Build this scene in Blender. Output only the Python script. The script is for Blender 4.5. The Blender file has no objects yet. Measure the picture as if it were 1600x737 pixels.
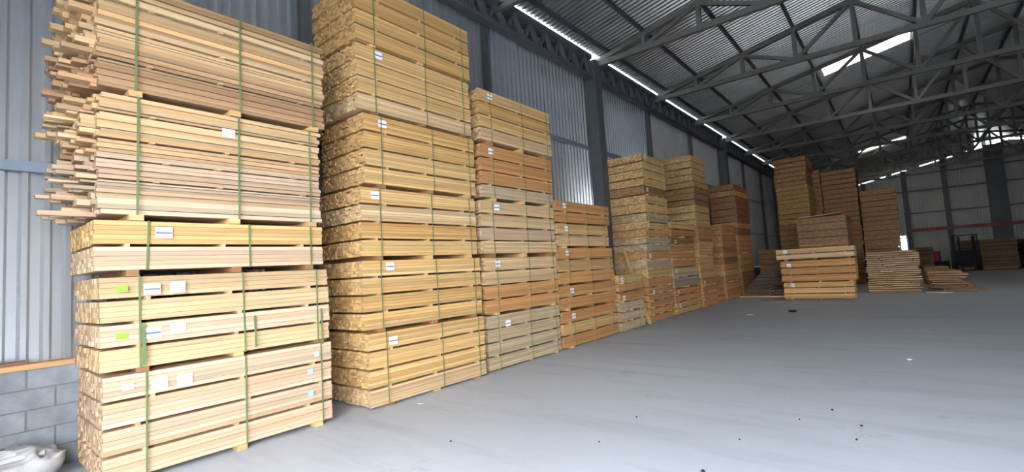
import bpy, math, random
from mathutils import Vector, Matrix
random.seed(7)
SC = bpy.context.scene
COL = SC.collection

# ------------------------------------------------------------------ camera
cam_d = bpy.data.cameras.new('camera')
cam = bpy.data.objects.new('camera', cam_d)
COL.objects.link(cam)
cam_d.sensor_width = 36.0
cam_d.lens = 36.0 * 744.0 / 1600.0
cam_d.clip_start = 0.05
cam_d.clip_end = 400
right = Vector((0.7719, 0.6327, -0.0602)).normalized()
down = Vector((-0.0922, 0.0177, -0.9956))
fwd = Vector((-0.6290, 0.7742, 0.0720)).normalized()
right = (right - fwd * right.dot(fwd)).normalized()
up = right.cross(fwd) 
cam.matrix_world = Matrix(((right.x, up.x, -fwd.x, 0.0), (right.y, up.y, -fwd.y, 0.0), (right.z, up.z, -fwd.z, 1.6), (0, 0, 0, 1)))
SC.camera = cam

# ------------------------------------------------------------------ world (overcast sky), exposure
world = bpy.data.worlds.new('world')
SC.world = world
world.use_nodes = True
bg = world.node_tree.nodes['Background']
bg.inputs[0].default_value = (0.88, 0.94, 1.0, 1)
bg.inputs[1].default_value = 6.5
vs = SC.view_settings
vs.view_transform = 'Standard'
vs.look = 'None'
vs.gamma = 1.0
vs.exposure = 1.4
vs.use_curve_mapping = False

# ------------------------------------------------------------------ node helpers / materials
def new_mat(name, rough=0.7, metal=0.0):
    m = bpy.data.materials.new(name)
    m.use_nodes = True
    nt = m.node_tree
    b = nt.nodes['Principled BSDF']
    b.inputs['Roughness'].default_value = rough
    b.inputs['Metallic'].default_value = metal
    return m, nt, b

def N(nt, t, **kw):
    n = nt.nodes.new(t)
    for k, v in kw.items():
        setattr(n, k, v)
    return n

def mathn(nt, op, a, b=None):
    n = N(nt, 'ShaderNodeMath', operation=op)
    for i, v in enumerate((a, b)):
        if v is None: continue
        if isinstance(v, (int, float)): n.inputs[i].default_value = v
        else: nt.links.new(v, n.inputs[i])
    return n.outputs[0]

def maprange(nt, v, a, b, c, d):
    n = N(nt, 'ShaderNodeMapRange')
    nt.links.new(v, n.inputs[0])
    for i, q in enumerate((a, b, c, d)): n.inputs[i + 1].default_value = q
    return n.outputs[0]

def mixc(nt, f, a, b, blend='MIX'):
    n = N(nt, 'ShaderNodeMix', data_type='RGBA', blend_type=blend)
    if isinstance(f, (int, float)): n.inputs[0].default_value = f
    else: nt.links.new(f, n.inputs[0])
    for i, v in ((6, a), (7, b)):
        if isinstance(v, tuple): n.inputs[i].default_value = v + (1,) if len(v) == 3 else v
        else: nt.links.new(v, n.inputs[i])
    return n.outputs[2]

def noise(nt, vec, scale, detail=3.0, rough=0.5):
    n = N(nt, 'ShaderNodeTexNoise')
    n.inputs['Scale'].default_value = scale
    n.inputs['Detail'].default_value = detail
    n.inputs['Roughness'].default_value = rough
    if vec is not None: nt.links.new(vec, n.inputs['Vector'])
    return n.outputs['Fac']

def objcoord(nt, scale, offset=None):
    tc = N(nt, 'ShaderNodeTexCoord')
    mp = N(nt, 'ShaderNodeMapping')
    mp.inputs['Scale'].default_value = scale
    nt.links.new(tc.outputs['Object'], mp.inputs['Vector'])
    if offset is None: return mp.outputs[0]
    va = N(nt, 'ShaderNodeVectorMath', operation='ADD')
    nt.links.new(mp.outputs[0], va.inputs[0])
    nt.links.new(offset, va.inputs[1])
    return va.outputs[0]

def wood_common(nt):
    oi = N(nt, 'ShaderNodeObjectInfo')
    at = N(nt, 'ShaderNodeAttribute', attribute_name='rnd')
    s = mathn(nt, 'ADD', oi.outputs['Random'], at.outputs['Fac'])
    r = mathn(nt, 'FRACT', s)
    return oi, r

def wood_long():
    m, nt, b = new_mat('sawn_pine', 0.75)
    oi, r = wood_common(nt)
    off = mathn(nt, 'MULTIPLY', r, 63.0)
    v = objcoord(nt, (38, 1.1, 38), off)
    g = noise(nt, v, 1.0, 4.0, 0.6)
    val = maprange(nt, r, 0, 1, 0.76, 1.12)
    g2 = maprange(nt, g, 0.3, 0.75, 1.12, 0.78)
    k = mathn(nt, 'MULTIPLY', val, g2)
    cmb = N(nt, 'ShaderNodeCombineColor')
    for i in range(3): nt.links.new(k, cmb.inputs[i])
    c = mixc(nt, 1.0, oi.outputs['Color'], cmb.outputs[0], 'MULTIPLY')
    # brown heartwood streaks
    r2 = mathn(nt, 'FRACT', mathn(nt, 'MULTIPLY', r, 17.3))
    v2 = objcoord(nt, (14, 0.7, 20), off)
    st = noise(nt, v2, 1.0, 3.0, 0.65)
    sm = mathn(nt, 'MULTIPLY', maprange(nt, st, 0.60, 0.74, 0, 0.75), maprange(nt, r2, 0.2, 1, 0.25, 1))
    hw = mixc(nt, 1.0, c, (0.62, 0.40, 0.26), 'MULTIPLY')
    c = mixc(nt, sm, c, hw)
    r3 = mathn(nt, 'FRACT', mathn(nt, 'MULTIPLY', r, 41.9))
    c = mixc(nt, maprange(nt, r3, 0.55, 1, 0, 0.8), c, mixc(nt, 1.0, c, (0.97, 0.84, 0.72), 'MULTIPLY'))
    nt.links.new(c, b.inputs['Base Color'])
    return m

def wood_end():
    m, nt, b = new_mat('sawn_pine_end_grain', 0.85)
    oi, r = wood_common(nt)
    r = mathn(nt, 'FRACT', mathn(nt, 'MULTIPLY', r, 29.7))
    g = noise(nt, objcoord(nt, (60, 60, 60)), 1.0, 2.0)
    k = mathn(nt, 'MULTIPLY', maprange(nt, r, 0, 1, 0.45, 1.2), maprange(nt, g, 0.3, 0.7, 0.9, 1.08))
    cmb = N(nt, 'ShaderNodeCombineColor')
    for i in range(3): nt.links.new(k, cmb.inputs[i])
    c = mixc(nt, 1.0, oi.outputs['Color'], cmb.outputs[0], 'MULTIPLY')
    c = mixc(nt, 0.35, c, (0.42, 0.26, 0.12))
    nt.links.new(c, b.inputs['Base Color'])
    return m

def paint(name, col, rough=0.55, metal=0.0, var=0.15, sc=(3, 3, 3)):
    m, nt, b = new_mat(name, rough, metal)
    g = noise(nt, objcoord(nt, sc), 1.0, 5.0, 0.6)
    lo = tuple(x * (1 - var) for x in col); hi = tuple(min(1, x * (1 + var)) for x in col)
    c = mixc(nt, maprange(nt, g, 0.3, 0.7, 0, 1), lo, hi)
    nt.links.new(c, b.inputs['Base Color'])
    return m

def concrete_floor():
    m, nt, b = new_mat('dusty_concrete', 0.62)
    tc = N(nt, 'ShaderNodeTexCoord'); P = tc.outputs['Object']
    a = noise(nt, P, 0.35, 5.0, 0.6)
    f = noise(nt, P, 6.0, 6.0, 0.7)
    c = mixc(nt, maprange(nt, a, 0.3, 0.7, 0, 1), (0.43, 0.455, 0.505), (0.50, 0.525, 0.575))
    c = mixc(nt, maprange(nt, f, 0.35, 0.7, 0.0, 0.22), c, (0.58, 0.60, 0.64))
    # swept dust / tyre arcs
    mp = N(nt, 'ShaderNodeMapping'); nt.links.new(P, mp.inputs['Vector'])
    mp.inputs['Rotation'].default_value = (0, 0, 0.5); mp.inputs['Scale'].default_value = (0.35, 2.6, 1)
    t = noise(nt, mp.outputs[0], 1.0, 4.0, 0.65)
    c = mixc(nt, maprange(nt, t, 0.50, 0.72, 0.0, 0.45), c, (0.29, 0.31, 0.34))
    # dark scuffs
    s = noise(nt, P, 1.3, 6.0, 0.75)
    c = mixc(nt, maprange(nt, s, 0.60, 0.74, 0.0, 0.5), c, (0.18, 0.19, 0.20))
    # brown sawdust film plus painted dimness towards the far bays, lighter swept slab near the doorway
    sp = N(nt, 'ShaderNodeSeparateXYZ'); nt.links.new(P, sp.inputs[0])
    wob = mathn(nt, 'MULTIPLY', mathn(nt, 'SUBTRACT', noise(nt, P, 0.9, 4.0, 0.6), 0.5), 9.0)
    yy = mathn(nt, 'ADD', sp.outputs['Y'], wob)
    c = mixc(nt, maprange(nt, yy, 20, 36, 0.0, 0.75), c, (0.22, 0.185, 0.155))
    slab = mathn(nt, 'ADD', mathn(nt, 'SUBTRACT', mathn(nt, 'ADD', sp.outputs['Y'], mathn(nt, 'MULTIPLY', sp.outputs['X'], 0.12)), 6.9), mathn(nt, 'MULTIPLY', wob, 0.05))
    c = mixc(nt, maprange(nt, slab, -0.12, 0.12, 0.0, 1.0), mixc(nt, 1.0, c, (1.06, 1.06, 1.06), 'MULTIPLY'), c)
    nt.links.new(c, b.inputs['Base Color'])
    nt.links.new(maprange(nt, a, 0.3, 0.7, 0.5, 0.75), b.inputs['Roughness'])
    bp = N(nt, 'ShaderNodeBump'); bp.inputs['Strength'].default_value = 0.15; bp.inputs['Distance'].default_value = 0.01
    nt.links.new(f, bp.inputs['Height']); nt.links.new(bp.outputs[0], b.inputs['Normal'])
    return m

def block_mat():
    m, nt, b = new_mat('concrete_block', 0.92)
    oi = N(nt, 'ShaderNodeObjectInfo')
    tc = N(nt, 'ShaderNodeTexCoord'); P = tc.outputs['Object']
    a = noise(nt, P, 5.0, 6.0, 0.7)
    c = mixc(nt, maprange(nt, a, 0.3, 0.7, 0, 1), (0.20, 0.21, 0.228), (0.32, 0.335, 0.36))
    k = maprange(nt, oi.outputs['Random'], 0, 1, 0.88, 1.08)
    cmb = N(nt, 'ShaderNodeCombineColor')
    for i in range(3): nt.links.new(k, cmb.inputs[i])
    c = mixc(nt, 1.0, c, cmb.outputs[0], 'MULTIPLY')
    nt.links.new(c, b.inputs['Base Color'])
    bp = N(nt, 'ShaderNodeBump'); bp.inputs['Strength'].default_value = 0.4; bp.inputs['Distance'].default_value = 0.006
    nt.links.new(noise(nt, P, 90.0, 3.0), bp.inputs['Height']); nt.links.new(bp.outputs[0], b.inputs['Normal'])
    return m

def emit_mat(name, col, s):
    m, nt, b = new_mat(name, 0.6)
    b.inputs['Base Color'].default_value = col + (1,)
    b.inputs['Emission Color'].default_value = col + (1,)
    b.inputs['Emission Strength'].default_value = s
    return m

M = {}
M['wood'] = wood_long(); M['end'] = wood_end()
M['floor'] = concrete_floor(); M['block'] = block_mat()
M['mortar'] = paint('mortar', (0.17, 0.175, 0.185), 0.95)
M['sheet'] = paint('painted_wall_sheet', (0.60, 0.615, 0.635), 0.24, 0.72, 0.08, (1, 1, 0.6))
M['farsheet'] = paint('shade_toned_far_sheet', (0.38, 0.36, 0.34), 0.6, 0.2, 0.12, (1, 1, 0.6))  # darker matte sheet; along the left wall it paints the light falloff
M['roof'] = paint('galvanised_roof_sheet', (0.40, 0.40, 0.39), 0.34, 0.88, 0.12, (0.6, 1.5, 1))
M['steel'] = paint('grey_steel_paint', (0.080, 0.083, 0.088), 0.65, 0.0, 0.15)
M['truss'] = paint('truss_steel_paint', (0.105, 0.10, 0.088), 0.65, 0.0, 0.12)
M['girt'] = paint('girt_blue_grey', (0.22, 0.26, 0.31), 0.5, 0.2, 0.1)
M['red'] = paint('red_oxide_beam', (0.20, 0.06, 0.05), 0.7, 0.0, 0.2)
M['strap'] = paint('green_strap', (0.135, 0.185, 0.07), 0.5, 0.0, 0.15)
M['paper'] = paint('white_paper', (0.86, 0.86, 0.88), 0.8, 0.0, 0.03)
M['print'] = paint('blue_print', (0.16, 0.16, 0.38), 0.8, 0.0, 0.1)
M['greenpaper'] = paint('green_paper', (0.30, 0.66, 0.06), 0.8, 0.0, 0.05)
M['pinkpaper'] = paint('pink_paper', (0.80, 0.42, 0.44), 0.8, 0.0, 0.05)
M['sack'] = paint('white_woven_sack', (0.48, 0.46, 0.465), 0.5, 0.0, 0.2, (7, 7, 7))
M['skylight'] = emit_mat('translucent_skylight_sheet', (1.0, 0.96, 0.82), 3.2)
M['black'] = paint('black_machine', (0.010, 0.011, 0.013), 0.85, 0.0, 0.2)
M['redpaint'] = paint('red_drum', (0.28, 0.02, 0.035), 0.6, 0.0, 0.1)
M['leaf'] = paint('leaf_green', (0.16, 0.45, 0.05), 0.6, 0.0, 0.3, (9, 9, 9))
M['teal'] = paint('teal_spray', (0.42, 0.60, 0.55), 0.7, 0.0, 0.1)

# ------------------------------------------------------------------ mesh helpers
class MB:
    def __init__(s): s.v = []; s.f = []; s.m = []; s.r = []
    def box(s, a, b, rnd=0.0, endaxis=None):
        x0, y0, z0 = a; x1, y1, z1 = b
        n = len(s.v)
        s.v += [(x0, y0, z0), (x1, y0, z0), (x1, y1, z0), (x0, y1, z0), (x0, y0, z1), (x1, y0, z1), (x1, y1, z1), (x0, y1, z1)]
        F = [(0, 3, 2, 1), (4, 5, 6, 7), (0, 1, 5, 4), (2, 3, 7, 6), (1, 2, 6, 5), (3, 0, 4, 7)]
        for i, q in enumerate(F):
            s.f.append(tuple(n + k for k in q))
            s.m.append(1 if (endaxis == 'y' and i in (2, 3)) else 0)
            s.r.append(rnd)
        return s
    def bar(s, p, q, w, h, rnd=0.0, upv=(0, 0, 1)):
        p = Vector(p); q = Vector(q); d = (q - p).normalized()
        u = Vector(upv)
        if abs(d.dot(u)) > 0.99: u = Vector((0, 1, 0))
        a = d.cross(u).normalized() * (w / 2); b = a.cross(d).normalized() * (h / 2)
        n = len(s.v)
        for o in (p, q):
            for sa, sb in ((-1, -1), (1, -1), (1, 1), (-1, 1)): s.v.append(tuple(o + a * sa + b * sb))
        for q4 in ((3, 2, 1, 0), (4, 5, 6, 7), (0, 1, 5, 4), (1, 2, 6, 5), (2, 3, 7, 6), (3, 0, 4, 7)):
            s.f.append(tuple(n + k for k in q4)); s.m.append(0); s.r.append(rnd)
        return s
    def mesh(s, name, mats):
        me = bpy.data.meshes.new(name)
        me.from_pydata(s.v, [], s.f)
        for m in mats: me.materials.append(M[m])
        if len(mats) > 1: me.polygons.foreach_set('material_index', s.m)
        if any(s.r):
            at = me.attributes.new('rnd', 'FLOAT', 'FACE'); at.data.foreach_set('value', s.r)
        me.update()
        return me
    def build(s, name, mats, parent=None, loc=None, rot=None):
        if isinstance(mats, str): mats = [mats]
        return link(name, s.mesh(name, mats), parent, loc, rot)

def link(name, data, parent=None, loc=None, rot=None, color=None):
    o = bpy.data.objects.new(name, data)
    COL.objects.link(o)
    if parent is not None: o.parent = parent
    if loc is not None: o.location = loc
    if rot is not None: o.rotation_euler = rot
    if color is not None: o.color = tuple(color) + (1,)
    return o

def tag(o, label, cat, group=None, kind=None):
    o['label'] = label; o['category'] = cat
    if group: o['group'] = group
    if kind: o['kind'] = kind
    return o

def struct(o, label=None):
    o['kind'] = 'structure'
    if label: o['label'] = label
    return o

def empty(name, loc, rotz=0.0):
    o = link(name, None, None, loc, (0, 0, rotz)); o.empty_display_size = 0.1
    return o

# ------------------------------------------------------------------ SETTING
WX = -6.64                      # plane of the wall sheet
Y0, Y1 = -1.6, 49.0             # open front end, far end wall
SL = 0.20; EX = -6.40; RX = 3.9 # roof slope, eave, ridge
def zr(x): return 7.50 + SL * ((x - EX) if x <= RX else (2 * RX - EX - x))

b = MB(); b.box((WX - 0.3, Y0 - 0.2, -0.12), (14.4, Y1 + 0.2, 0.0))
struct(b.build('floor', 'floor'), 'dusty blue-grey concrete warehouse floor')
b = MB(); b.box((-40, -45, -0.14), (60, Y0 - 0.2, -0.02))
struct(b.build('ground_yard', 'floor'), 'pale concrete yard outside the open front')

PROF = [(0.0, 0.0), (0.060, 0.0), (0.084, 1.0), (0.126, 1.0), (0.150, 0.0)]
PITCH = 0.160
def corr(ya, yb, depth):
    out = []; k = math.floor(ya / PITCH)
    while k * PITCH < yb:
        for (dy, d) in PROF:
            y = k * PITCH + dy
            if ya <= y <= yb: out.append((y, d * depth))
        k += 1
    return [(ya, 0.0)] + [q for q in out if q[0] > ya + 1e-4 and q[0] < yb - 1e-4] + [(yb, 0.0)]

def sheet_mesh(rows, name, mat):
    """rows: list of ((p_start),(p_end)) point pairs along the profile."""
    b = MB()
    for p, q in rows: b.v += [p, q]
    for i in range(len(rows) - 1):
        k = 2 * i; b.f.append((k, k + 1, k + 3, k + 2)); b.m.append(0); b.r.append(0)
    return b.mesh(name, [mat])

# left wall: corrugated sheet above a block plinth
o = link('wall_left', sheet_mesh([((WX + d, y, 0.93), (WX + d, y, 7.44)) for y, d in corr(Y0, 15.85, 0.048)], 'wall_left', 'sheet'))
struct(o, 'blue-grey ribbed metal wall behind the lumber stacks')
o2 = link('wall_left_back', sheet_mesh([((WX + d, y, 0.93), (WX + d, y, 7.44)) for y, d in corr(15.85, Y1, 0.048)], 'wall_left_back', 'farsheet'))  # rear stretch coloured darker to paint the fading daylight
struct(o2, 'ribbed metal wall toned darker for shade behind the farther lumber stacks')
for z in (2.90, 4.90):
    g = MB(); g.box((-6.585, Y0, z - 0.05), (-6.52, Y1, z - 0.042)); g.box((-6.585, Y0, z + 0.042), (-6.52, Y1, z + 0.05)); g.box((-6.528, Y0, z - 0.042), (-6.52, Y1, z + 0.042))
    g.build('girt', 'girt', o)
plinth = MB(); plinth.box((-6.605, Y0, 0.0), (-6.460, Y1, 0.945))
pl = struct(plinth.build('wall_left_plinth', 'mortar'), 'low grey concrete block wall under the metal sheet')
bm_ = MB(); bm_.box((-0.07, -0.1915, 0.0), (0.07, 0.1915, 0.1755)); blk = bm_.mesh('block', ['block'])
half = MB(); half.box((-0.07, -0.0915, 0.0), (0.07, 0.0915, 0.1755)); halfm = half.mesh('half_block', ['block'])
for c in range(5):
    y = Y0 + (0.0 if c % 2 else 0.2)
    if c % 2 == 0: link('block', halfm, pl, (-6.522, Y0 + 0.1, 0.006 + c * 0.19))
    while y + 0.4 < 6.0:
        link('block', blk, pl, (-6.522 + random.uniform(-.0015, .0015), y + 0.2, 0.006 + c * 0.19)); y += 0.4

# columns, posts
def column(y, w, d, name='column'):
    c = MB(); x0 = -6.50
    c.box((x0, y - w / 2, 0), (x0 + 0.02, y + w / 2, 7.36)); c.box((x0 + d - 0.02, y - w / 2, 0), (x0 + d, y + w / 2, 7.36))
    c.box((x0 + 0.02, y - w / 2 + 0.02, 0), (x0 + d - 0.02, y + w / 2 - 0.02, 7.36))
    return c
for y in (-0.85, 11.85, 24.5, 37.2):
    struct(column(y, 0.34, 0.34).build('column', 'steel'), 'dark grey steel column against the ribbed wall')
for y in (3.4, 7.4, 15.85, 20.15, 28.7, 33.0, 41.4, 45.6):
    struct(column(y, 0.12, 0.12).build('post', 'steel'), 'slim dark steel post against the ribbed wall')

b = MB(); b.box((-6.72, Y0, 7.43), (-6.36, Y1, 7.445)); struct(b.build('added_eave_light_blocker', 'steel'), 'added metal plate sealing out sky light along the ribbed wall top')  # added plate, blocks sky light leaking down behind the eave beam
# lattice eave beams
BX = -6.30
for ya, yb in ((-0.68, 11.68), (12.02, 24.33), (24.67, 37.03), (37.37, 48.9)):
    t = MB(); t.box((BX - 0.09, ya, 7.37), (BX + 0.09, yb, 7.50))
    e = struct(t.build('eave_beam', 'steel'), 'dark lattice eave beam along the wall top')
    lo = MB(); lo.box((BX - 0.09, ya, 6.80), (BX + 0.09, yb, 6.90)); lo.build('bottom_chord', 'steel', e)
    n = int(round((yb - ya) / 0.62)); st = (yb - ya) / n
    dm = MB(); dm.bar((0, 0, 6.88), (0, st * 0.5, 7.39), 0.10, 0.06); d1 = dm.mesh('brace', ['steel'])
    dm = MB(); dm.bar((0, st * 0.5, 7.39), (0, st, 6.88), 0.10, 0.06); d2 = dm.mesh('brace', ['steel'])
    for i in range(n):
        link('brace', d1, e, (BX, ya + i * st, 0)); link('brace', d2, e, (BX, ya + i * st, 0))

# roof sheets with skylight openings
SKY = [(20.80, 22.05), (41.20, 42.60)]; SX = (-1.70, 0.92)
def roof_rows(ya, yb, xa, xb):
    return [((xa, y, zr(xa) + d), (xb, y, zr(xb) + d)) for y, d in corr(ya, yb, 0.045)]
parts = []; RE = -6.215
ya = Y0 - 0.8
for (s0, s1) in SKY:
    parts += [(ya, s0, RE, RX), (s0, s1, RE, SX[0]), (s0, s1, SX[1], RX)]; ya = s1
parts.append((ya, Y1, RE, RX))
rb = MB()
def add_rows(rows):
    n = len(rb.v)
    for p, q in rows: rb.v.extend([p, q])
    for i in range(len(rows) - 1):
        k = n + 2 * i; rb.f.append((k, k + 1, k + 3, k + 2)); rb.m.append(0); rb.r.append(0)
for p in parts: add_rows(roof_rows(*p))
add_rows(roof_rows(Y0 - 0.8, Y1, RX, 14.2))
ceil = struct(rb.build('ceiling', 'roof'), 'ribbed metal roof underside on dark purlins')
npan = 7; pan = 1.45; x00 = -6.25
for i in range(2 * npan + 1):
    x = x00 + i * pan
    if i == 0: x = -5.85
    zc = zr(x) - 0.012
    g = MB(); g.box((x - 0.03, Y0 - 0.8, zc - 0.10), (x - 0.022, Y1, zc)); g.box((x - 0.022, Y0 - 0.8, zc - 0.01), (x + 0.04, Y1, zc)); g.box((x - 0.022, Y0 - 0.8, zc - 0.10), (x + 0.04, Y1, zc - 0.09))
    g.build('purlin', 'steel', ceil)
for i, (s0, s1) in enumerate(SKY):
    w = struct(empty('window_%d' % (i + 1), (0, 0, 0)), 'bright translucent skylight strip in the roof')
    n = 4; dx = (SX[1] - SX[0]) / n
    for k in range(n):
        xa = SX[0] + k * dx + (0.015 if k else 0); xb = SX[0] + (k + 1) * dx - 0.015
        q = MB(); q.bar((xa, (s0 + s1) / 2, zr(xa) + 0.015), (xb, (s0 + s1) / 2, zr(xb) + 0.015), s1 - s0, 0.006)
        q.build('pane', 'skylight', w)

# roof trusses
def truss(y):
    t = MB(); zb = 7.28
    t.box((-6.40, y - 0.06, zb - 0.075), (14.2, y + 0.06, zb + 0.075))
    e = struct(t.build('roof_truss', 'truss'), 'steel roof truss spanning the warehouse')
    def top(x): return zr(x) - 0.115 - 0.06
    a = MB(); a.bar((-6.35, y, top(-6.35)), (RX, y, top(RX)), 0.12, 0.12); a.build('top_chord', 'truss', e)
    a = MB(); a.bar((RX, y, top(RX)), (14.15, y, top(14.15)), 0.12, 0.12); a.build('top_chord', 'truss', e)
    X = [x00 + i * pan for i in range(2 * npan + 1)]
    for i, x in enumerate(X):
        if 0 < i < 2 * npan:
            v = MB(); v.box((x - 0.055, y - 0.05, zb + 0.06), (x + 0.055, y + 0.05, top(x) - 0.03)); v.build('upright', 'truss', e)
        if i < 2 * npan:
            x2 = X[i + 1]
            if i == 0: continue
            up = (i % 2 == 1) if i < npan else (i % 2 == 1)
            p = (x + 0.03, y, zb + 0.05) if up else (x + 0.03, y, top(x) - 0.03)
            q = (x2 - 0.03, y, top(x2) - 0.03) if up else (x2 - 0.03, y, zb + 0.05)
            v = MB(); v.bar(p, q, 0.09, 0.10); v.build('diagonal', 'truss', e)
for k in range(-1, 12):
    y = 7.75 + 4.21 * k
    if y < Y1 - 0.5: truss(y)

# right wall and far gable wall
o = link('wall_right', sheet_mesh([((14.2 - d, y, 0.0), (14.2 - d, y, 7.5)) for y, d in corr(Y0, Y1, 0.034)], 'wall_right', 'sheet'))
struct(o, 'ribbed metal wall on the open side')
# front wall with the wide open doorway the daylight comes through
DO = (-3.4, 7.5, 4.6)
b = MB()
b.box((WX - 0.3, Y0 - 0.2, 0), (DO[0], Y0 - 0.05, 7.4)); b.box((DO[1], Y0 - 0.2, 0), (14.4, Y0 - 0.05, 7.4)); b.box((DO[0], Y0 - 0.2, DO[2]), (DO[1], Y0 - 0.05, 7.4))
n = len(b.v)
b.v += [(WX - 0.3, Y0 - 0.12, 7.4), (14.4, Y0 - 0.12, 7.4), (14.2, Y0 - 0.12, zr(14.2)), (RX, Y0 - 0.12, zr(RX)), (-6.62, Y0 - 0.12, zr(-6.62))]
b.f.append((n, n + 1, n + 2, n + 3, n + 4)); b.m.append(0); b.r.append(0)
struct(b.build('wall_front', 'sheet'), 'front wall with a wide open doorway')
def gz(x): return 7.42 + 0.215 * x          # line of the slit between wall sheet and gable
rows = []
for x, d in corr(WX, 14.2, 0.034):
    rows.append((x, d))
def wall_far_piece(xa, xb, zlo, zhi, name, mat, lab, yy=Y1):
    r = [((x, yy - d, zlo(x)), (x, yy - d, zhi(x))) for x, d in [(xa, 0.0)] + [q for q in rows if xa < q[0] < xb] + [(xb, 0.0)]]
    return struct(link(name, sheet_mesh(r, name, mat)), lab)
DX = (-0.25, 0.36)
L = 'ribbed metal end wall behind the far lumber'
topf = lambda x: min(gz(x), zr(x) - 0.15)
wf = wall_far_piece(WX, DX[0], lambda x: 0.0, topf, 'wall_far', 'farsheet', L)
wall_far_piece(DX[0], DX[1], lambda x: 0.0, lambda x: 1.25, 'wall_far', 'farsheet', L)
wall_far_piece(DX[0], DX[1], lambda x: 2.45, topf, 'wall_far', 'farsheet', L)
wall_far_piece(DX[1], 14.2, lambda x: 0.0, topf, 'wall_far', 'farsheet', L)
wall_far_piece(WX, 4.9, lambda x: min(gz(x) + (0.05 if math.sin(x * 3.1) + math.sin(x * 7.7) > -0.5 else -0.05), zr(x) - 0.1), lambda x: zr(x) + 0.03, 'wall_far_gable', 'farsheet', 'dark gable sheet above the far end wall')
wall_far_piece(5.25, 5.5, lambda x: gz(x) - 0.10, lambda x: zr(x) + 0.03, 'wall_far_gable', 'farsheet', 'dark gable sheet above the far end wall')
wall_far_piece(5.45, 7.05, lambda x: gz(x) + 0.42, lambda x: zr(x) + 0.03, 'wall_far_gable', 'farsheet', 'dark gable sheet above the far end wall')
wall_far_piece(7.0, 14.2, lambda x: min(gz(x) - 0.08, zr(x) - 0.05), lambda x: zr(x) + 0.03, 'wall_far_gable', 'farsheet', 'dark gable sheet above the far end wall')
for x in (0.62, 3.0, 5.75, 8.3, 10.8, -2.0, -4.4):
    w = 0.16 if x < 5 else 0.5
    c = MB(); c.box((x - w, Y1 - 0.32, 0), (x + w, Y1 - 0.06, gz(x) if x < 8 else 7.6)); struct(c.build('column', 'steel'), 'dark steel column on the far end wall')
for z in (4.15, 5.9, 7.2):
    c = MB(); c.box((0.4 if z < 5 else WX, Y1 - 0.12, z - 0.05), (14.1, Y1 - 0.05, z + 0.05)); struct(c.build('girt', 'steel'), 'thin dark girt across the far end wall')
c = MB(); c.box((0.45, Y1 - 0.50, 2.70), (14.1, Y1 - 0.34, 2.95)); struct(c.build('rack_beam', 'red'), 'dull red steel beam across the far end wall')
c = MB(); c.box((-0.3, Y1 - 0.1, 2.25), (0.4, Y1 - 0.04, 2.33)); struct(c.build('door_1', 'steel'), 'open slot in the far end wall with crossbars')
# greenery outside the far slot
def bush(x, y, r, h, label):
    b = MB()
    for i in range(240):
        a = random.uniform(0, 6.28); q = r * math.sqrt(random.random()); z = random.uniform(0.05, h)
        p = Vector((x + q * math.cos(a), y + q * math.sin(a) * 0.6, z)); s = random.uniform(0.08, 0.16)
        d = Vector((random.uniform(-1, 1), random.uniform(-1, 1), random.uniform(-.6, .6))).normalized(); e = d.cross(Vector((0.3, 0.2, 1))).normalized()
        n = len(b.v); b.v += [tuple(p - d * s), tuple(p + e * s * 0.4), tuple(p + d * s), tuple(p - e * s * 0.4)]
        b.f.append((n, n + 1, n + 2, n + 3)); b.m.append(0); b.r.append(0)
    o = b.build('shrub', 'leaf'); tag(o, label, 'shrub'); return o
bush(-0.22, Y1 + 1.4, 0.40, 2.4, 'green shrub outside the slot in the far end wall')
g_ = MB(); g_.box((-15, Y1 + 0.2, -0.14), (25, Y1 + 30, -0.02)); struct(g_.build('ground_far', 'floor'), 'pale yard beyond the far end wall')

# ------------------------------------------------------------------ LUMBER BUNDLES
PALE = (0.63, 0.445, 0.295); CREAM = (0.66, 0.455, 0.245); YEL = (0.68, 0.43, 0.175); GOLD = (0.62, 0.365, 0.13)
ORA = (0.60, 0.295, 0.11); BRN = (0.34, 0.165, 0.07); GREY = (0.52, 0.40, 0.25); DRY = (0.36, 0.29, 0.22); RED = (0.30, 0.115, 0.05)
SHADE_TINT = (0.095, 0.05, 0.036); LOCK = {}  # wood tone darkened to paint the shade on the far end stacks
def shade(col, a, b):
    k = random.uniform(a, b)
    return tuple(c * k for c in col)
def shared(key, fn):
    if key not in LOCK: LOCK[key] = fn()
    return LOCK[key]

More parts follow.
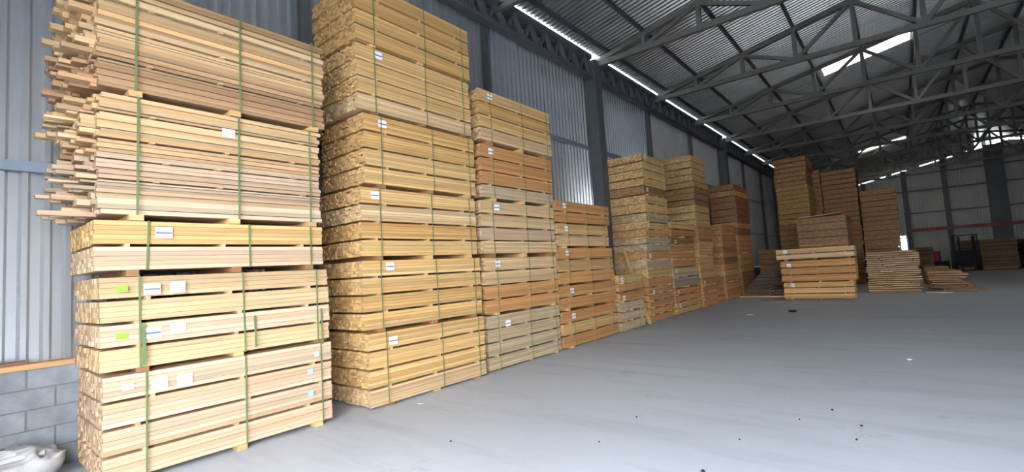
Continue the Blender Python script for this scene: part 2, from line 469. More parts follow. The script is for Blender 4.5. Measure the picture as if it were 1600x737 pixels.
def bundle(cx, cy, zprev, zb, zt, ln, wd, nl, tints, label, group, rot=0.0, indiv=False, tags=(), straps=(0.13, 0.56, 0.93), jit=0.006, ej=0.012, tilt=0.0, stick=3, rowh=0.036, gaps=(0.0008, 0.0008, 0.003, 0.005), name='lumber_bundle', strapmat='strap'):
    e = empty(name, (cx, cy, zprev), rot)
    if tilt: e.rotation_euler[0] = tilt
    tag(e, label, 'lumber bundle', group)
    hb = zb - zprev; H = zt - zb; g = (0.025 if indiv else 0.036) if H / nl > 0.15 else 0.018
    hl = (H - (nl - 1) * g) / nl
    na = max(4, int(round(wd / 0.058))); bw = wd / na
    if isinstance(tints, tuple): tints = [tints]
    for k in range(nl):                                   # k = 0 is the lowest layer
        z0 = hb + k * (hl + g); tint = tints[k % len(tints)]
        sh = random.uniform(-0.012, 0.012)
        nr = max(3, int(round(hl / rowh))); th = hl / nr
        lay = MB(); fronts = []
        for r in range(nr):
            edge = [-wd / 2 + (q + (random.uniform(-0.4, 0.4) if 0 < q < na - 1 else 0)) * bw for q in range(na + 1)]
            for a in range(na):
                front = (a == na - 1)
                j = random.uniform(-jit, jit) if front else 0.0
                x0 = -wd / 2 + a * bw + 0.0015 + sh; x1 = x0 + bw - 0.003 + j
                if not front:
                    x0 = edge[a] + sh + 0.001; x1 = edge[a + 1] + sh - 0.001
                e0 = random.uniform(-ej, ej); e1 = random.uniform(-ej, ej)
                if not front and random.random() < 0.22: e0 += random.uniform(1, 5) * ej
                za = z0 + r * th + 0.0008; zz = z0 + (r + 1) * th - random.choice(gaps)
                if front and indiv: fronts.append((x0, x1, e0, za, zz))
                else: lay.box((x0, -ln / 2 + e0, za), (x1, ln / 2 + e1, zz), random.random() + 0.01, 'y')
        lo = lay.build('board_layer', ['wood', 'end'], e); lo.color = tint + (1,); lo['kind'] = 'stuff'
        if indiv:
            bmsh = shared(('bd', round(ln, 2), round(bw, 4), round(th, 4)), lambda: MB().box((-(bw - 0.003) / 2, -ln / 2, 0), ((bw - 0.003) / 2, ln / 2, th - 0.0022), 0.0, 'y').mesh('board', ['wood', 'end']))
            for (x0, x1, e0, za, zz) in fronts:
                v = random.uniform(0.90, 1.06)
                link('board', bmsh, lo, (x1 - (bw - 0.003) / 2, e0 * 0.7, za), None, tuple(c * v for c in tint))
        if k < nl - 1 and stick:
            sm = shared(('st', round(wd, 2), g), lambda: MB().box((-wd / 2 - 0.003, -0.018, 0.0), (wd / 2 + 0.006, 0.018, g - 0.0005), 0.0).mesh('spacer', ['wood']))
            for q in range(stick):
                yy = -ln / 2 + ln * ((0.14, 0.52, 0.9)[q % 3]) + random.uniform(-0.09, 0.09)
                link('spacer', sm, e, (sh, yy, z0 + hl), None, CREAM if (indiv or tags) else tuple(c * 0.5 for c in tint))  # plain bundles get darkened spacers, painting shadow into the layer gaps
    if hb > 0.012:
        bmh = shared(('be', round(wd, 2), round(hb, 3)), lambda: MB().box((-wd / 2 + 0.01, -0.045, 0.0), (wd / 2 - 0.005, 0.045, hb - 0.001), 0.0).mesh('bearer', ['wood']))
        for q in (0.13, 0.53, 0.92):
            link('bearer', bmh, e, (random.uniform(-0.01, 0.012), -ln / 2 + ln * q + random.uniform(-0.03, 0.03), 0.0), None, BRN if random.random() < .6 else YEL)
    for q in straps:
        y = -ln / 2 + ln * q + random.uniform(-0.02, 0.02); o_ = 0.017; t_ = 0.002; sw = 0.008
        xo = wd / 2 + o_; z0 = hb - 0.006; z1 = hb + H + 0.004; dy = random.uniform(-0.015, 0.015)
        s = MB()
        s.bar((xo, y, z0), (xo, y + dy, z1), t_, sw * 2, upv=(0, 1, 0)); s.bar((-xo, y, z0), (-xo, y + dy, z1), t_, sw * 2, upv=(0, 1, 0))
        s.box((-xo, y + dy - sw, z1 - t_), (xo, y + dy + sw, z1)); s.box((-xo, y - sw, z0), (xo, y + sw, z0 + t_))
        s.build('strap', strapmat, e)
    for (q, dz, w, h, mat, bar_) in tags:
        y = -ln / 2 + ln * q; z = hb + H - dz; x = wd / 2 + 0.016
        p = MB().box((x, y - w / 2, z - h / 2), (x + 0.002, y + w / 2, z + h / 2)).build('paper_label', mat, e)
        if bar_:
            MB().box((x + 0.002, y - w / 2 + 0.004, z - 0.012), (x + 0.0028, y + w / 2 - 0.004, z + 0.006)).build('printed_bar', 'print', p)
    return e

T1_ = lambda q=0.19, dz=0.10: ((q, dz, 0.125, 0.10, 'paper', True),)
LV = ['bottom', 'second', 'third', 'fourth', 'fifth', 'sixth', 'seventh', 'top']
def stack(name, group, y0, y1, levels, xf=-5.2, wd=1.05, **kw):
    """levels: (zb, zt, layers, tints, look, tags, extra dict) from the floor up."""
    zp = 0.0; n = len(levels); out = []
    for i, lv in enumerate(levels):
        zb, zt, nl, tints, look, tags, ex = lv
        pos = 'top' if i == n - 1 else LV[i]
        lab = '%s, %s %s' % (look, pos + (' of' if pos in ('bottom', 'top') else ' up in'), name)
        if n == 1: lab = '%s, %s' % (look, name)
        a = dict(kw); a.update(ex)
        dy0 = a.pop('dy0', 0.0) + random.uniform(-.02, .02); dy1 = a.pop('dy1', 0.0) + random.uniform(-.02, .02); dx = a.pop('dx', random.uniform(-0.025, 0.02))
        l0, l1 = y0 + dy0, y1 + dy1
        out.append(bundle(xf + dx - wd / 2, (l0 + l1) / 2, zp, zb, zt, l1 - l0, wd, nl, tints, lab, group, tags=tags, **a))
        zp = zt + 0.005
    return out

P2 = lambda dz=0.12: ((0.19, dz, 0.13, 0.10, 'paper', True), (0.29, dz + 0.005, 0.125, 0.10, 'paper', False))
# -- first wall stack
s1 = stack('the stack beside the white sack', 'first wall stack', 0.91, 2.94, [
    (0.05, 0.91, 4, [PALE], 'pale pine bundle with blank white papers', ((0.08, 0.10, 0.085, 0.055, 'pinkpaper', False), (0.19, 0.12, 0.12, 0.11, 'paper', False), (0.285, 0.125, 0.12, 0.11, 'paper', False)), {'jit': 0.004, 'dx': 0.0, 'straps': (0.15, 0.54, 0.93)}),
    (0.955, 1.745, 4, [CREAM, PALE, CREAM, CREAM], 'pale pine bundle with green tags', ((0.07, 0.10, 0.08, 0.055, 'greenpaper', False), (0.175, 0.115, 0.125, 0.095, 'paper', True), (0.27, 0.11, 0.12, 0.10, 'paper', False), (0.07, 0.50, 0.08, 0.055, 'greenpaper', False), (0.175, 0.50, 0.13, 0.095, 'paper', True), (0.27, 0.485, 0.12, 0.10, 'paper', False)), {'jit': 0.005, 'dx': 0.0, 'dy0': -0.02}),
    (1.805, 2.235, 2, [PALE, YEL], 'thin pale pine bundle with one white paper', ((0.24, 0.10, 0.13, 0.10, 'paper', True),), {'jit': 0.004, 'dx': 0.0, 'dy0': -0.03, 'dy1': -0.06, 'straps': (0.17, 0.61, 0.93)}),
], indiv=True, gaps=(0.0006, 0.0006, 0.0006, 0.003), ej=0.005, rowh=0.042)

def ragged(cy0, cy1, zprev, zb, zt, rows, na, wd, xf, tintf, label, tags, prot):
    ln = cy1 - cy0; e = empty('lumber_bundle', (xf - wd / 2, (cy0 + cy1) / 2, zprev)); tag(e, label, 'lumber bundle', 'first wall stack')
    hb = zb - zprev; bw = wd / na
    z = hb; rh = []
    tot = sum(r[0] for r in rows); sc = (zt - zb) / tot
    for (h_, gap) in rows:
        th = h_ * sc - (0.018 if gap else random.choice((0.002, 0.002, 0.006)))
        me = shared(('rg', round(ln, 2), round(bw, 3), round(th, 4)), lambda: MB().box((-(bw - 0.004) / 2, -ln / 2, 0), ((bw - 0.004) / 2, ln / 2, th), 0.0, 'y').mesh('board', ['wood', 'end']))
        t = tintf((z - hb) / (zt - zb))
        for a in range(na):
            fr = a == na - 1
            off = random.uniform(-0.02, 0.02) if fr else -abs(random.gauss(0, prot)) + 0.03
            off = max(off, -0.34)
            if not fr and random.random() < 0.07: off -= random.uniform(0.03, 0.12)
            v = random.uniform(0.72, 1.08)
            o = link('board', me, e, (-wd / 2 + (a + 0.5) * bw + (random.uniform(-0.035, 0.006) if fr else 0), off, z), (0, 0, random.uniform(-0.004, 0.004)), tuple(c * v for c in t))
        z += h_ * sc
        if gap:
            sm = shared(('rs', round(wd, 2)), lambda: MB().box((-wd / 2, -0.02, 0), (wd / 2 + 0.012, 0.02, 0.0135)).mesh('spacer', ['wood']))
            for q in (0.2, 0.5, 0.86): link('spacer', sm, e, (0, -ln / 2 + ln * q + random.uniform(-.1, .1), z - 0.0145), None, CREAM)
    bmh = MB().box((-wd / 2 + 0.01, -0.05, 0.0), (wd / 2 + 0.004, 0.05, hb - 0.001)).mesh('bearer', ['wood'])
    for q in (0.13, 0.53, 0.94): link('bearer', bmh, e, (0.0, -ln / 2 + ln * q, 0), None, YEL)
    for q in (0.13, 0.55, 0.93):
        y = -ln / 2 + ln * q; xo = wd / 2 + 0.014; s = MB()
        s.bar((xo, y, hb - .004), (xo, y + 0.01, hb + zt - zb + .004), .002, .018, upv=(0, 1, 0)); s.bar((-xo, y, hb - .004), (-xo, y + 0.01, hb + zt - zb + .004), .002, .018, upv=(0, 1, 0))
        s.box((-xo, y, hb + zt - zb + .002), (xo, y + 0.018, hb + zt - zb + .004)); s.box((-xo, y - .009, hb - .004), (xo, y + .009, hb - .002))
        s.build('strap', 'strap', e)
    for (q, dz, w, h, mat, bar_) in tags:
        y = -ln / 2 + ln * q; zz = hb + (zt - zb) - dz; x = wd / 2 + 0.016
        MB().box((x, y - w / 2, zz - h / 2), (x + 0.002, y + w / 2, zz + h / 2)).build('paper_label', mat, e)
    return e
def rowlist(n, gaps): return [(random.uniform(0.65, 1.5), i in gaps) for i in range(n)]
ragged(0.90, 2.90, 2.24, 2.295, 3.355, rowlist(27, (7, 12, 16, 22)), 11, 1.05, -5.2, lambda f: random.choice([PALE, (0.62, 0.46, 0.30)]) if f < 0.48 else random.choice([(0.56, 0.34, 0.17), (0.62, 0.40, 0.21)]) if f < 0.66 else random.choice([CREAM, (0.64, 0.42, 0.20)]), 'ragged pale bundle with jutting ends, fourth up in the stack beside the white sack', ((0.505, 0.19, 0.12, 0.085, 'paper', False),), 0.13)
ragged(0.88, 2.96, 3.36, 3.415, 4.42, rowlist(25, (6, 13, 19)), 11, 1.05, -5.19, lambda f: (0.50, 0.29, 0.15) if f < 0.12 else random.choice([(0.50, 0.31, 0.16), (0.60, 0.385, 0.20), (0.44, 0.25, 0.13), (0.64, 0.43, 0.23)]) if f < 0.6 else random.choice([(0.62, 0.41, 0.20), (0.66, 0.46, 0.25), (0.5, 0.30, 0.15)]), 'ragged brownish bundle with jutting ends, top of the stack beside the white sack', (), 0.12)
# loose strap tails hanging on the second bundle
for i, (y, z0, z1, w) in enumerate(((1.205, 0.97, 1.33, 0.028), (2.13, 0.98, 1.30, 0.022), (2.85, 0.90, 1.30, 0.022))):
    t = MB(); t.bar((-5.172, y, z0), (-5.176, y - 0.005, z1), 0.002, w, upv=(0, 1, 0)); t.build('strap_tail', 'strap', s1[1]).matrix_parent_inverse = Matrix.Translation(-s1[1].location)
for (y, z) in ((2.78, 0.80), (2.70, 0.62), (2.70, 0.38)):
    t = MB(); t.box((-5.186, y - 0.03, z - 0.03), (-5.184, y + 0.03, z + 0.03)); t.build('paint_dab', 'teal', s1[0]).matrix_parent_inverse = Matrix.Translation(-s1[0].location)

# -- second wall stack
stack('the tall golden second wall stack', 'second wall stack', 3.42, 5.53, [
    (0.03, 0.92, 4, [CREAM, YEL, YEL, YEL], 'golden pine bundle', T1_(0.17, 0.12), {'dx': 0.05}),
    (0.97, 1.83, 4, [YEL, GOLD, YEL, YEL], 'golden pine bundle', T1_(0.19, 0.08), {'dx': 0.02}),
    (1.89, 2.775, 4, [YEL, GOLD, CREAM, YEL], 'golden pine bundle', T1_(0.10, 0.10), {}),
    (2.835, 3.75, 4, [YEL, YEL, GOLD, GOLD], 'golden brown pine bundle', T1_(0.14, 0.10), {'dy0': 0.08, 'dy1': 0.03}),
    (3.80, 4.675, 4, [CREAM, YEL, YEL, YEL], 'pale golden pine bundle', T1_(0.16, 0.09), {'dy0': 0.04}),
    (4.72, 5.55, 4, [GOLD, GOLD, GOLD, GOLD], 'deep gold pine bundle without papers', (), {'dy0': 0.03, 'dx': 0.0, 'strapmat': 'strap'}),
], indiv=True)
# -- third
stack('the third wall stack', 'third wall stack', 5.65, 7.73, [
    (0.03, 0.885, 4, [GREY, GREY, GREY, GREY], 'dull greyish beige bundle', T1_(0.24, 0.16), {}),
    (0.93, 1.825, 4, [ORA, ORA, CREAM, CREAM], 'half orange, half pale bundle', T1_(0.15, 0.10), {}),
    (1.90, 2.77, 4, [CREAM, PALE, CREAM, CREAM], 'pale cream pine bundle', T1_(0.18, 0.10), {}),
    (2.83, 3.715, 4, [GREY, ORA, ORA, ORA], 'orange bundle with a grey lowest layer', T1_(0.12, 0.10), {'dy0': 0.05, 'dy1': 0.03}),
    (3.80, 4.66, 4, [CREAM, YEL, GOLD, YEL], 'golden pine bundle', T1_(0.13, 0.10), {'dy0': 0.07, 'dy1': 0.03}),
], indiv=True)
# -- fourth
stack('the fourth wall stack', 'fourth wall stack', 7.84, 10.10, [
    (0.03, 0.72, 3, [ORA, YEL, ORA], 'orange pine bundle', T1_(0.17, 0.10), {}),
    (0.78, 1.225, 2, [ORA], 'thin orange pine bundle', T1_(0.17, 0.10), {}),
    (1.275, 1.98, 3, [ORA, (0.6, .36, .16), ORA], 'reddish orange pine bundle', T1_(0.14, 0.10), {'dy0': -0.02}),
    (2.03, 2.47, 2, [CREAM, YEL], 'thin pale pine bundle', T1_(0.14, 0.10), {'dy0': -0.02, 'dy1': -0.2}),
    (2.51, 2.945, 2, [ORA], 'thin bright orange pine bundle', T1_(0.14, 0.10), {'dy0': -0.02, 'dy1': -0.06}),
], indiv=True, straps=(0.17, 0.55, 0.92))
# -- low stack
stack('the low stack by the leaning plank', 'low wall stack', 10.22, 11.54, [
    (0.03, 0.915, 4, [GREY, GREY, GREY, ORA], 'short beige bundle with orange top layer', T1_(0.15, 0.12), {}),
    (0.95, 1.325, 2, [ORA, YEL], 'short orange brown bundle', T1_(0.13, 0.10), {}),
], straps=(0.3, 0.75))
# -- fifth
stack('the tall stack behind the leaning plank', 'fifth wall stack', 12.02, 13.68, [
    (0.03, 0.915, 5, [ORA], 'orange brown bundle', T1_(0.16, 0.12), {}),
    (0.96, 1.885, 4, [ORA, YEL, GREY, ORA], 'brown bundle with mottled ends', T1_(0.12, 0.12), {}),
    (1.905, 2.66, 4, [GREY, GREY, ORA, YEL], 'bundle with grey lower layers', T1_(0.12, 0.07), {}),
    (2.705, 3.65, 4, [GREY, YEL, YEL, BRN], 'bundle with dark brown top layer', T1_(0.12, 0.09), {'dy0': 0.08}),
    (3.68, 4.54, 4, [YEL, YEL, YEL, YEL], 'yellow bundle with mottled ends', T1_(0.12, 0.07), {'dy0': 0.08}),
], straps=(0.3, 0.8), wd=1.15)
# -- sixth
stack('the sixth wall stack', 'sixth wall stack', 13.82, 16.05, [
    (0.03, 0.355, 2, [YEL], 'thin golden bundle', T1_(0.1, 0.08), {}),
    (0.39, 0.755, 2, [ORA], 'thin orange bundle', T1_(0.1, 0.08), {}),
    (0.81, 1.375, 2, [DRY, GREY], 'weathered grey bundle', T1_(0.1, 0.08), {}),
    (1.425, 2.28, 4, [ORA, ORA, ORA, BRN], 'reddish brown bundle', T1_(0.16, 0.12), {'dy1': -0.22}),
    (2.34, 2.74, 2, [ORA, YEL], 'thin golden brown bundle', (), {'dy1': -0.1}),
], straps=())
# -- seventh (tallest here)
stack('the seventh wall stack', 'seventh wall stack', 16.22, 17.72, [
    (0.03, 0.915, 4, [ORA], 'orange bundle', T1_(0.12, 0.1), {}),
    (0.96, 1.685, 3, [YEL], 'golden bundle', (), {}),
    (1.74, 2.18, 2, [YEL], 'thin golden bundle', (), {}),
    (2.23, 2.62, 2, [ORA], 'thin orange bundle', (), {}),
    (2.70, 3.42, 3, [YEL], 'golden brown bundle', (), {}),
    (3.45, 3.80, 2, [BRN], 'thin brown bundle', (), {}),
    (3.84, 4.22, 2, [BRN, ORA], 'thin orange brown bundle', (), {}),
    (4.26, 5.14, 4, [YEL], 'yellow bundle', (), {'dy1': -0.08}),
], straps=())
stack('beside the foot of the seventh wall stack', 'small wall stack', 17.92, 18.72, [(0.03, 0.91, 4, [ORA], 'short narrow orange bundle standing on the floor', (), {})], straps=(), xf=-5.22)
stack('the eighth wall stack', 'eighth wall stack', 19.0, 20.95, [
    (0.03, 0.63, 2, [ORA], 'plain orange bundle', (), {}), (0.68, 1.335, 3, [ORA, YEL, ORA], 'striped orange bundle', (), {}),
    (1.37, 2.015, 3, [BRN, ORA], 'brown and orange bundle', (), {}), (2.055, 2.87, 4, [ORA], 'deep orange bundle', (), {}),
], straps=())
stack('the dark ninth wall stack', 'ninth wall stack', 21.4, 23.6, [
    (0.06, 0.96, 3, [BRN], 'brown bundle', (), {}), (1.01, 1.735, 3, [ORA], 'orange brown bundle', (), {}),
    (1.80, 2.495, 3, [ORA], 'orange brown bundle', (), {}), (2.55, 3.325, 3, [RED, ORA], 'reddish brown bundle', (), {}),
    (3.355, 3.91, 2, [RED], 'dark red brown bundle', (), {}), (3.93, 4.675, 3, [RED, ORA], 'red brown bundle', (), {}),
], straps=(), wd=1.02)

# -- centre pile, long side to the open front
def xstack(name, group, xc, yf, ln, levels, wd=1.05, **kw):
    zp = 0.0; n = len(levels)
    for i, (zb, zt, nl, tints, look, tags, ex) in enumerate(levels):
        a = dict(kw); a.update(ex); dxx = a.pop('dx', 0.0); l_ = a.pop('ln', ln)
        pos = 'top' if i == n - 1 else LV[i]
        bundle(xc + dxx, yf + wd / 2, zp, zb, zt, l_, wd, nl, tints, '%s, %s of %s' % (look, pos, name), group, rot=-math.pi / 2, tags=tags, **a)
        zp = zt + 0.005
xstack('the free-standing three-bundle pile', 'free-standing three-bundle pile', -2.31, 19.05, 2.02, [
    (0.03, 0.585, 3, [GOLD, YEL, GOLD], 'golden bundle', T1_(0.14, 0.09), {}),
    (0.63, 1.335, 3, [ORA, (.6, .30, .11), ORA], 'bright orange bundle', T1_(0.12, 0.14), {'ln': 2.15, 'dx': 0.03}),
    (1.40, 1.745, 2, [CREAM, YEL], 'thin pale yellow bundle', T1_(0.13, 0.07), {'ln': 2.26, 'dx': -0.02}),
], straps=(), wd=0.95)

# -- tilted pile behind it
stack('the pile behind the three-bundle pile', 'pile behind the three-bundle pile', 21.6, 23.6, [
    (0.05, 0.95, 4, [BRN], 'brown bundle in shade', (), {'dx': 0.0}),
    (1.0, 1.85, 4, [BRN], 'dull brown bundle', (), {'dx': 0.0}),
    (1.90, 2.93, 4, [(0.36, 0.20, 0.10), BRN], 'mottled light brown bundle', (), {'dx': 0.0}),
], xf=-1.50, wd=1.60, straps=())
o = MB().box((-0.75, -0.9, 0), (0.62, 0.3, 0.03), 0.3).build('loose_board', 'wood', None, (-2.3, 22.6, 2.945)); o.color = PALE + (1,)
o.rotation_euler[1] = -0.05; o.location.z = 2.99; tag(o, 'pale sheet board lying on the pile behind the three-bundle pile', 'board')

# -- tall far stacks, wood tints darkened to stand in for dim light
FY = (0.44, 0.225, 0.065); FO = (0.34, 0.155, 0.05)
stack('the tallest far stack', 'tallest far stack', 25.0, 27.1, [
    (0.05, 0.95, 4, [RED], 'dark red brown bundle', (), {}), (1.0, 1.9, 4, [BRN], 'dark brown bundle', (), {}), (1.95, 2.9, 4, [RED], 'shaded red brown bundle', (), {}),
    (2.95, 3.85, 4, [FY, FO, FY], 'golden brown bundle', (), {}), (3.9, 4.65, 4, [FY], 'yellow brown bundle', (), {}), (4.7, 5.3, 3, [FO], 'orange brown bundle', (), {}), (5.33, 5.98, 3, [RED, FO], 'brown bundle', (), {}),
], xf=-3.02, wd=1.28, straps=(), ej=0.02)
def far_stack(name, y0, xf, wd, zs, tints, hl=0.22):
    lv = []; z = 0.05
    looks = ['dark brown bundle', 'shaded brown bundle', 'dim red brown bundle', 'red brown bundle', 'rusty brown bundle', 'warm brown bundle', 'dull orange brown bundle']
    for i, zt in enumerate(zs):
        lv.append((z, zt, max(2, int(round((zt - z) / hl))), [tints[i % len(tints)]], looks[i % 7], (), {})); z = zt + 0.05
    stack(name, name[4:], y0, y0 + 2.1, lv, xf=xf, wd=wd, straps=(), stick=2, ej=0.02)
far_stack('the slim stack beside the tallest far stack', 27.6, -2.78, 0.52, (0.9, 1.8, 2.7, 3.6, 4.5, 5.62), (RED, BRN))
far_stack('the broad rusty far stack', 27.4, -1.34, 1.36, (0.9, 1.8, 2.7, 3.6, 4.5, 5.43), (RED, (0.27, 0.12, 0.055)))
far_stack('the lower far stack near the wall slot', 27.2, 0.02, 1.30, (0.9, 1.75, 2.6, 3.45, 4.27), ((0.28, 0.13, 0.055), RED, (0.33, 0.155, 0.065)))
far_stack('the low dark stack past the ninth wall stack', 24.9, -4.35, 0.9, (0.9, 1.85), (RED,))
far_stack('the dim stack standing by the far machine', 39.6, 5.15, 1.5, (0.85, 1.75), (SHADE_TINT,))
far_stack('the dim stack in the far corner', 39.2, 6.9, 1.5, (0.85, 1.65), (SHADE_TINT,))
far_stack('the dim brown stack before the end wall', 42.6, 4.05, 1.3, (0.95, 1.75), (SHADE_TINT,))

# leaning plank on the fifth stack
o = MB().box((-0.045, -0.011, 0), (0.045, 0.011, 2.05), 0.2).build('leaning_plank', 'wood', None, (-5.20, 11.86, 0.0)); o.color = YEL + (1,)
o.rotation_euler = (math.radians(-1.5), math.radians(-17), 0); tag(o, 'long narrow plank leaning on the stack ends beside the low stack', 'plank')

# slat stack (unstrapped flat boards)
sl = shared('slat', lambda: MB().box((-0.5, -0.12, 0), (0.5, 0.12, 0.026), 0.0).mesh('slat', ['wood']))
n = 0
z = 0.08
p = MB(); 
for yy in (-0.62, 0.0, 0.62): p.box((-0.72, yy - 0.05, 0.0), (0.72, yy + 0.05, 0.079))
po = p.build('pallet_base', 'wood', None, (-0.30, 22.25, 0)); po.color = BRN + (1,); tag(po, 'low wooden bearers under the ragged flat-board stack', 'pallet')
rowsN = 19
for r in range(rowsN):
    zz = z + r * 0.074
    x = -1.05 + random.uniform(-0.02, 0.03)
    while x < 0.30:
        w = random.uniform(0.26, 0.50)
        if x + w > 0.46: w = 0.46 - x
        if w < 0.12: break
        for yk in (0,):
            o = link('flat_board', sl, None, (x + w / 2, 21.75 + random.uniform(-0.05, 0.05), zz + random.uniform(0, 0.006)), (0, random.uniform(-0.02, 0.02), random.uniform(-0.03, 0.03)), shade((0.54, 0.35, 0.19), 0.75, 1.15))
            o.scale = (w - 0.010, 2.2, 1.75); tag(o, 'flat waney board in the tall unstrapped board stack', 'board', 'boards in the unstrapped stack'); n += 1
        x += w
bk = shared('bk', lambda: MB().box((-0.72, -0.27, 0), (0.72, 0.27, 0.070), 0.0).mesh('flat_board', ['wood']))
for r in range(rowsN):
    for yk in (22.38, 22.94):
        o = link('flat_board', bk, None, (-0.30 + random.uniform(-.03, .03), yk, z + r * 0.074), None, shade((0.25, 0.15, 0.08), 0.75, 1.1)); tag(o, 'flat waney board in the tall unstrapped board stack', 'board', 'boards in the unstrapped stack')

# heap of weathered sticks
st_ = shared('stick', lambda: MB().box((-0.5, -0.03, -0.012), (0.5, 0.03, 0.012), 0.0).mesh('stick', ['wood']))
for lay in range(24):
    zz = 0.06 + lay * 0.047
    x_lo = -5.02 + 0.9 * (lay / 23.0) ** 1.3
    for k in range(5):
        ln = random.uniform(0.5, 0.85); cx = random.uniform(x_lo + ln / 2, -3.66 - ln / 2 + 0.1) if x_lo + ln < -3.6 else -3.98
        if k in (1, 3): cx = max(x_lo + ln / 2, -4.75)
        o = link('stick', st_, None, (cx, 20.5 + k * 0.155 + random.uniform(-0.02, 0.02), zz + random.uniform(-.006, .006)), (random.uniform(-.07, .07), random.uniform(-.012, .012), random.uniform(-.06, .06)), shade((0.17, 0.115, 0.08), 0.5, 1.1))
        o.scale = (ln, random.uniform(1.2, 2.0), random.uniform(0.8, 1.35)); tag(o, 'weathered dark stick in the heap at the foot of the ninth wall stack', 'stick', 'sticks in the dark heap')
o = MB().box((-0.85, -0.35, 0), (0.85, 0.35, 0.035), 0.1).build('base_board', 'wood', None, (-4.27, 20.7, 0.0)); o.color = YEL + (1,); tag(o, 'pale flat board under the heap of dark sticks', 'board')

# spilled planks right of the slat stack
lp = shared('lp', lambda: MB().box((-0.5, -0.06, -0.012), (0.5, 0.06, 0.012), 0.0).mesh('plank', ['wood']))
for lay in range(9):
    zz = 0.03 + lay * 0.075
    xr = 1.98 - 0.14 * lay
    for k in range(6):
        ln = random.uniform(0.7, 1.05); cx = random.uniform(0.62 + ln / 2, max(0.63 + ln / 2, xr - ln / 2))
        o = link('spilled_plank', lp, None, (cx + 0.12 * (8 - lay) / 8 * random.random(), 22.0 + k * 0.42 + random.uniform(-.04, .04), zz + random.uniform(0, .02)), (random.uniform(-.05, .05), random.uniform(-.02, .03), random.uniform(-.28, .28)), shade((0.44, 0.24, 0.11), 0.65, 1.15))
        o.scale = (ln, random.uniform(1, 1.6), 1.5); tag(o, 'loose plank in the spilled heap beside the unstrapped board stack', 'plank', 'spilled planks')
bundle(1.0, 26.4, 0.0, 0.03, 0.72, 1.4, 0.75, 3, [BRN], 'small brown bundle behind the spilled planks', 'spilled planks area', straps=(), ej=0.05)
o = MB().box((-0.35, -0.05, 0), (0.35, 0.05, 0.03), 0.1).build('leaning_board', 'wood', None, (0.86, 21.35, 0.001)); o.color = PALE + (1,); tag(o, 'pale short board on the floor before the spilled planks', 'board')

# machine far away
e = empty('loader_machine', (2.95, 39.6, 0)); tag(e, 'dark parked machine with a frame between dim far lumber stacks', 'machine')
MB().box((-0.6, -0.9, 0.35), (0.6, 0.9, 1.15)).build('body', 'black', e)
for sx in (-.52, .52):
    for sy in (-.6, .6):
        w = MB()
        nseg = 14; r_ = 0.32
        for s_ in (-0.09, 0.09):
            w.v += [(sx + s_, sy + r_ * math.cos(6.2832 * k / nseg), r_ + 0.005 + r_ * math.sin(6.2832 * k / nseg)) for k in range(nseg)]
        for k in range(nseg): w.f.append((k, (k + 1) % nseg, nseg + (k + 1) % nseg, nseg + k)); w.m.append(0); w.r.append(0)
        w.f += [tuple(range(nseg))[::-1], tuple(range(nseg, 2 * nseg))]; w.m += [0, 0]; w.r += [0, 0]
        w.build('wheel', 'black', e)
for sx in (-.5, .5):
    for sy in (-.75, .45): MB().box((sx - .03, sy - .03, 1.15), (sx + .03, sy + .03, 2.05)).build('guard_post', 'black', e)
MB().box((-0.56, -0.8, 2.05), (0.56, 0.5, 2.10)).build('overhead_guard', 'black', e)
for sx in (-.3, .3): MB().box((sx - .05, -1.0, 0.1), (sx + .05, -0.91, 2.0)).build('mast_rail', 'black', e)
for sx in (-.25, .25): MB().box((sx - .05, -1.8, 0.06), (sx + .05, -1.0, 0.11)).build('fork', 'black', e)
# red drum
d = MB(); nseg = 20
for z_, r_ in ((0, .27), (0.3, .27), (0.31, .285), (0.33, .285), (0.34, .27), (0.6, .27), (0.61, .285), (0.63, .285), (0.64, .27), (0.9, .27)):
    d.v += [(r_ * math.cos(6.2832 * k / nseg), r_ * math.sin(6.2832 * k / nseg), z_) for k in range(nseg)]
for j in range(9):
    for k in range(nseg): d.f.append((j * nseg + k, j * nseg + (k + 1) % nseg, (j + 1) * nseg + (k + 1) % nseg, (j + 1) * nseg + k)); d.m.append(0); d.r.append(0)
d.f.append(tuple(range(9 * nseg, 10 * nseg))); d.m.append(0); d.r.append(0); d.f.append(tuple(range(nseg))[::-1]); d.m.append(0); d.r.append(0)
o = d.build('red_drum', 'redpaint', None, (1.72, 40.8, 0.555)); o.scale = (0.6, 0.6, 0.7); tag(o, 'red drum standing on a dark crate beside the far machine', 'drum')
o = MB().box((-0.5, -0.5, 0), (0.5, 0.5, 0.10)); 
for k in range(5): o.box((-0.5, -0.52, 0.10 + k * 0.09), (0.5, 0.52, 0.18 + k * 0.09))
o = o.build('dark_crate', 'black', None, (1.75, 40.8, 0)); tag(o, 'dark slatted crate under the red drum', 'crate')
far_stack('the dim stack between slot and red drum', 37.5, 1.42, 0.75, (0.8, 1.5), (SHADE_TINT,))

# ------------------------------------------------------------------ boards on the block wall, sack, floor scraps
o = MB().box((-6.60, -1.5, 0.945), (-6.43, 1.9, 0.995), 0.3, 'y').build('ledge_beam', ['wood', 'end']); o.color = (0.55, 0.32, 0.14, 1); tag(o, 'orange brown beam lying along the top of the block wall', 'beam')
o = MB().box((-6.57, -1.3, 0.996), (-6.45, 0.60, 1.026), 0.7, 'y').build('ledge_board', ['wood', 'end']); o.color = (0.26, 0.13, 0.08, 1); tag(o, 'dark reddish board lying on the ledge beam', 'board')

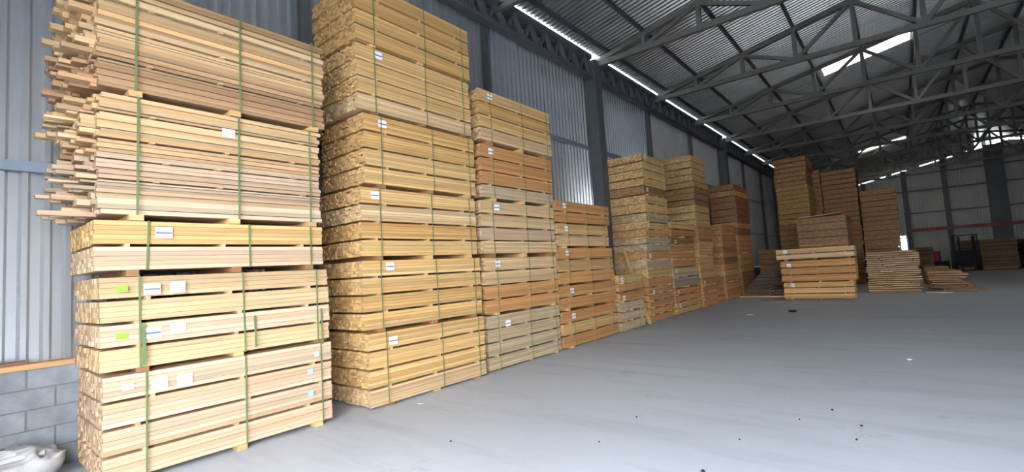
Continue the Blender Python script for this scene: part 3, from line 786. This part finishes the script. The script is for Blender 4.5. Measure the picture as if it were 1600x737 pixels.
from mathutils import noise as mnoise
def sack(loc, sx, sy, sz, rz):
    nu, nv = 64, 40; v = []; f = []
    sq = lambda q, p: math.copysign(abs(q) ** p, q)
    for j in range(nv + 1):
        t = -math.pi / 2 + math.pi * j / nv
        for i in range(nu):
            a = 2 * math.pi * i / nu
            ca, sa = math.cos(a), math.sin(a)
            x = sq(ca, 0.5) * sq(math.cos(t), 0.6) * sx; y = sq(sa, 0.5) * sq(math.cos(t), 0.6) * sy; z = sq(math.sin(t), 0.8) * sz
            p = Vector((x * 5.0, y * 5.0, z * 5.0))
            w = (1 - abs(mnoise.noise(p * 0.9)) * 3.0) * 0.034 + (1 - abs(mnoise.noise(p * 2.2)) * 3.0) * 0.018 + mnoise.noise(p * 0.5) * 0.06
            z2 = z + (w if z > -sz * 0.6 else 0) - 0.16 * max(0, x / sx) * max(0, z)
            v.append((x + w * 0.6 * ca, y + w * 0.6 * sa, max(0.0, z2 + sz * 0.92)))
    for j in range(nv):
        for i in range(nu): f.append((j * nu + i, j * nu + (i + 1) % nu, (j + 1) * nu + (i + 1) % nu, (j + 1) * nu + i))
    me = bpy.data.meshes.new('sack'); me.from_pydata(v, [], f); me.materials.append(M['sack'])
    for p in me.polygons: p.use_smooth = True
    return link('white_sack', me, None, loc, (0, 0, rz))
o = sack((-6.12, 0.42, 0.0), 0.24, 0.37, 0.15, 0.0); tag(o, 'crumpled white sack on the floor by the block wall', 'sack')
p = MB(); p.v = [(0, -0.16, 0), (0.1, -0.15, 0.008), (0.11, 0.0, 0.02), (0.09, 0.15, 0.006), (0, 0.16, 0), (-0.02, 0, 0.025), (0, -0.16, -.004), (0.1, -0.15, 0.004), (0.11, 0.0, 0.016), (0.09, 0.15, 0.002), (0, 0.16, -.004), (-0.02, 0, 0.021)]
p.f = [(0, 1, 2, 5), (5, 2, 3, 4), (11, 8, 7, 6), (10, 9, 8, 11)]; p.m = [0] * 4; p.r = [0] * 4
q = p.build('sack_flap', 'paper', o, (0.10, 0.10, 0.275), (0, 0.3, 0))

def scrap(x, y, pts, mat, label, name, cat, h=0.006):
    n = len(pts); b = MB(); b.v = [(px, py, 0.001) for px, py in pts] + [(px, py, h + 0.003 * ((i * 7) % 3)) for i, (px, py) in enumerate(pts)]
    b.f = [tuple(range(n))[::-1], tuple(range(n, 2 * n))] + [(i, (i + 1) % n, n + (i + 1) % n, n + i) for i in range(n)]
    b.m = [0] * len(b.f); b.r = [0] * len(b.f)
    return tag(b.build(name, mat, None, (x, y, 0)), label, cat, 'pebbles on the floor' if name == 'tiny_pebble' else None)
def blob(r, n=7, asp=1.0):
    return [(r * random.uniform(.6, 1) * math.cos(6.2832 * i / n), asp * r * random.uniform(.6, 1) * math.sin(6.2832 * i / n)) for i in range(n)]
scrap(-3.36, 14.25, blob(0.11, 7, 0.8), 'paper', 'white paper scrap on the open floor before the wall stacks', 'paper_scrap', 'paper')
scrap(-2.49, 15.15, blob(0.12, 8, 1.2), 'black', 'dark rag on the floor before the three-bundle pile', 'dark_rag', 'rag', 0.03)
scrap(-4.88, 3.97, blob(0.08, 6, 0.8), 'sack', 'torn white scrap on the floor at the foot of the second wall stack', 'torn_scrap', 'paper')
scrap(-0.06, 8.83, blob(0.035, 6), 'paper', 'small pale chip alone in the middle of the floor', 'pale_chip', 'chip')
scrap(-1.31, 3.72, blob(0.018, 6), 'black', 'small dark pebble at the front edge of the floor', 'pebble', 'pebble', 0.012)
PEB = [(-3.51, 3.2), (-0.43, 5.39), (-2.28, 3.88), (-2.29, 4.69), (-0.69, 5.8), (-0.44, 4.98), (-0.91, 5.34), (-1.25, 4.53)]
for i, (x, y) in enumerate(PEB):
    scrap(x, y, blob(random.uniform(0.006, 0.013), 6), 'black', 'tiny dark pebble scattered on the open floor', 'tiny_pebble', 'pebble', 0.008)
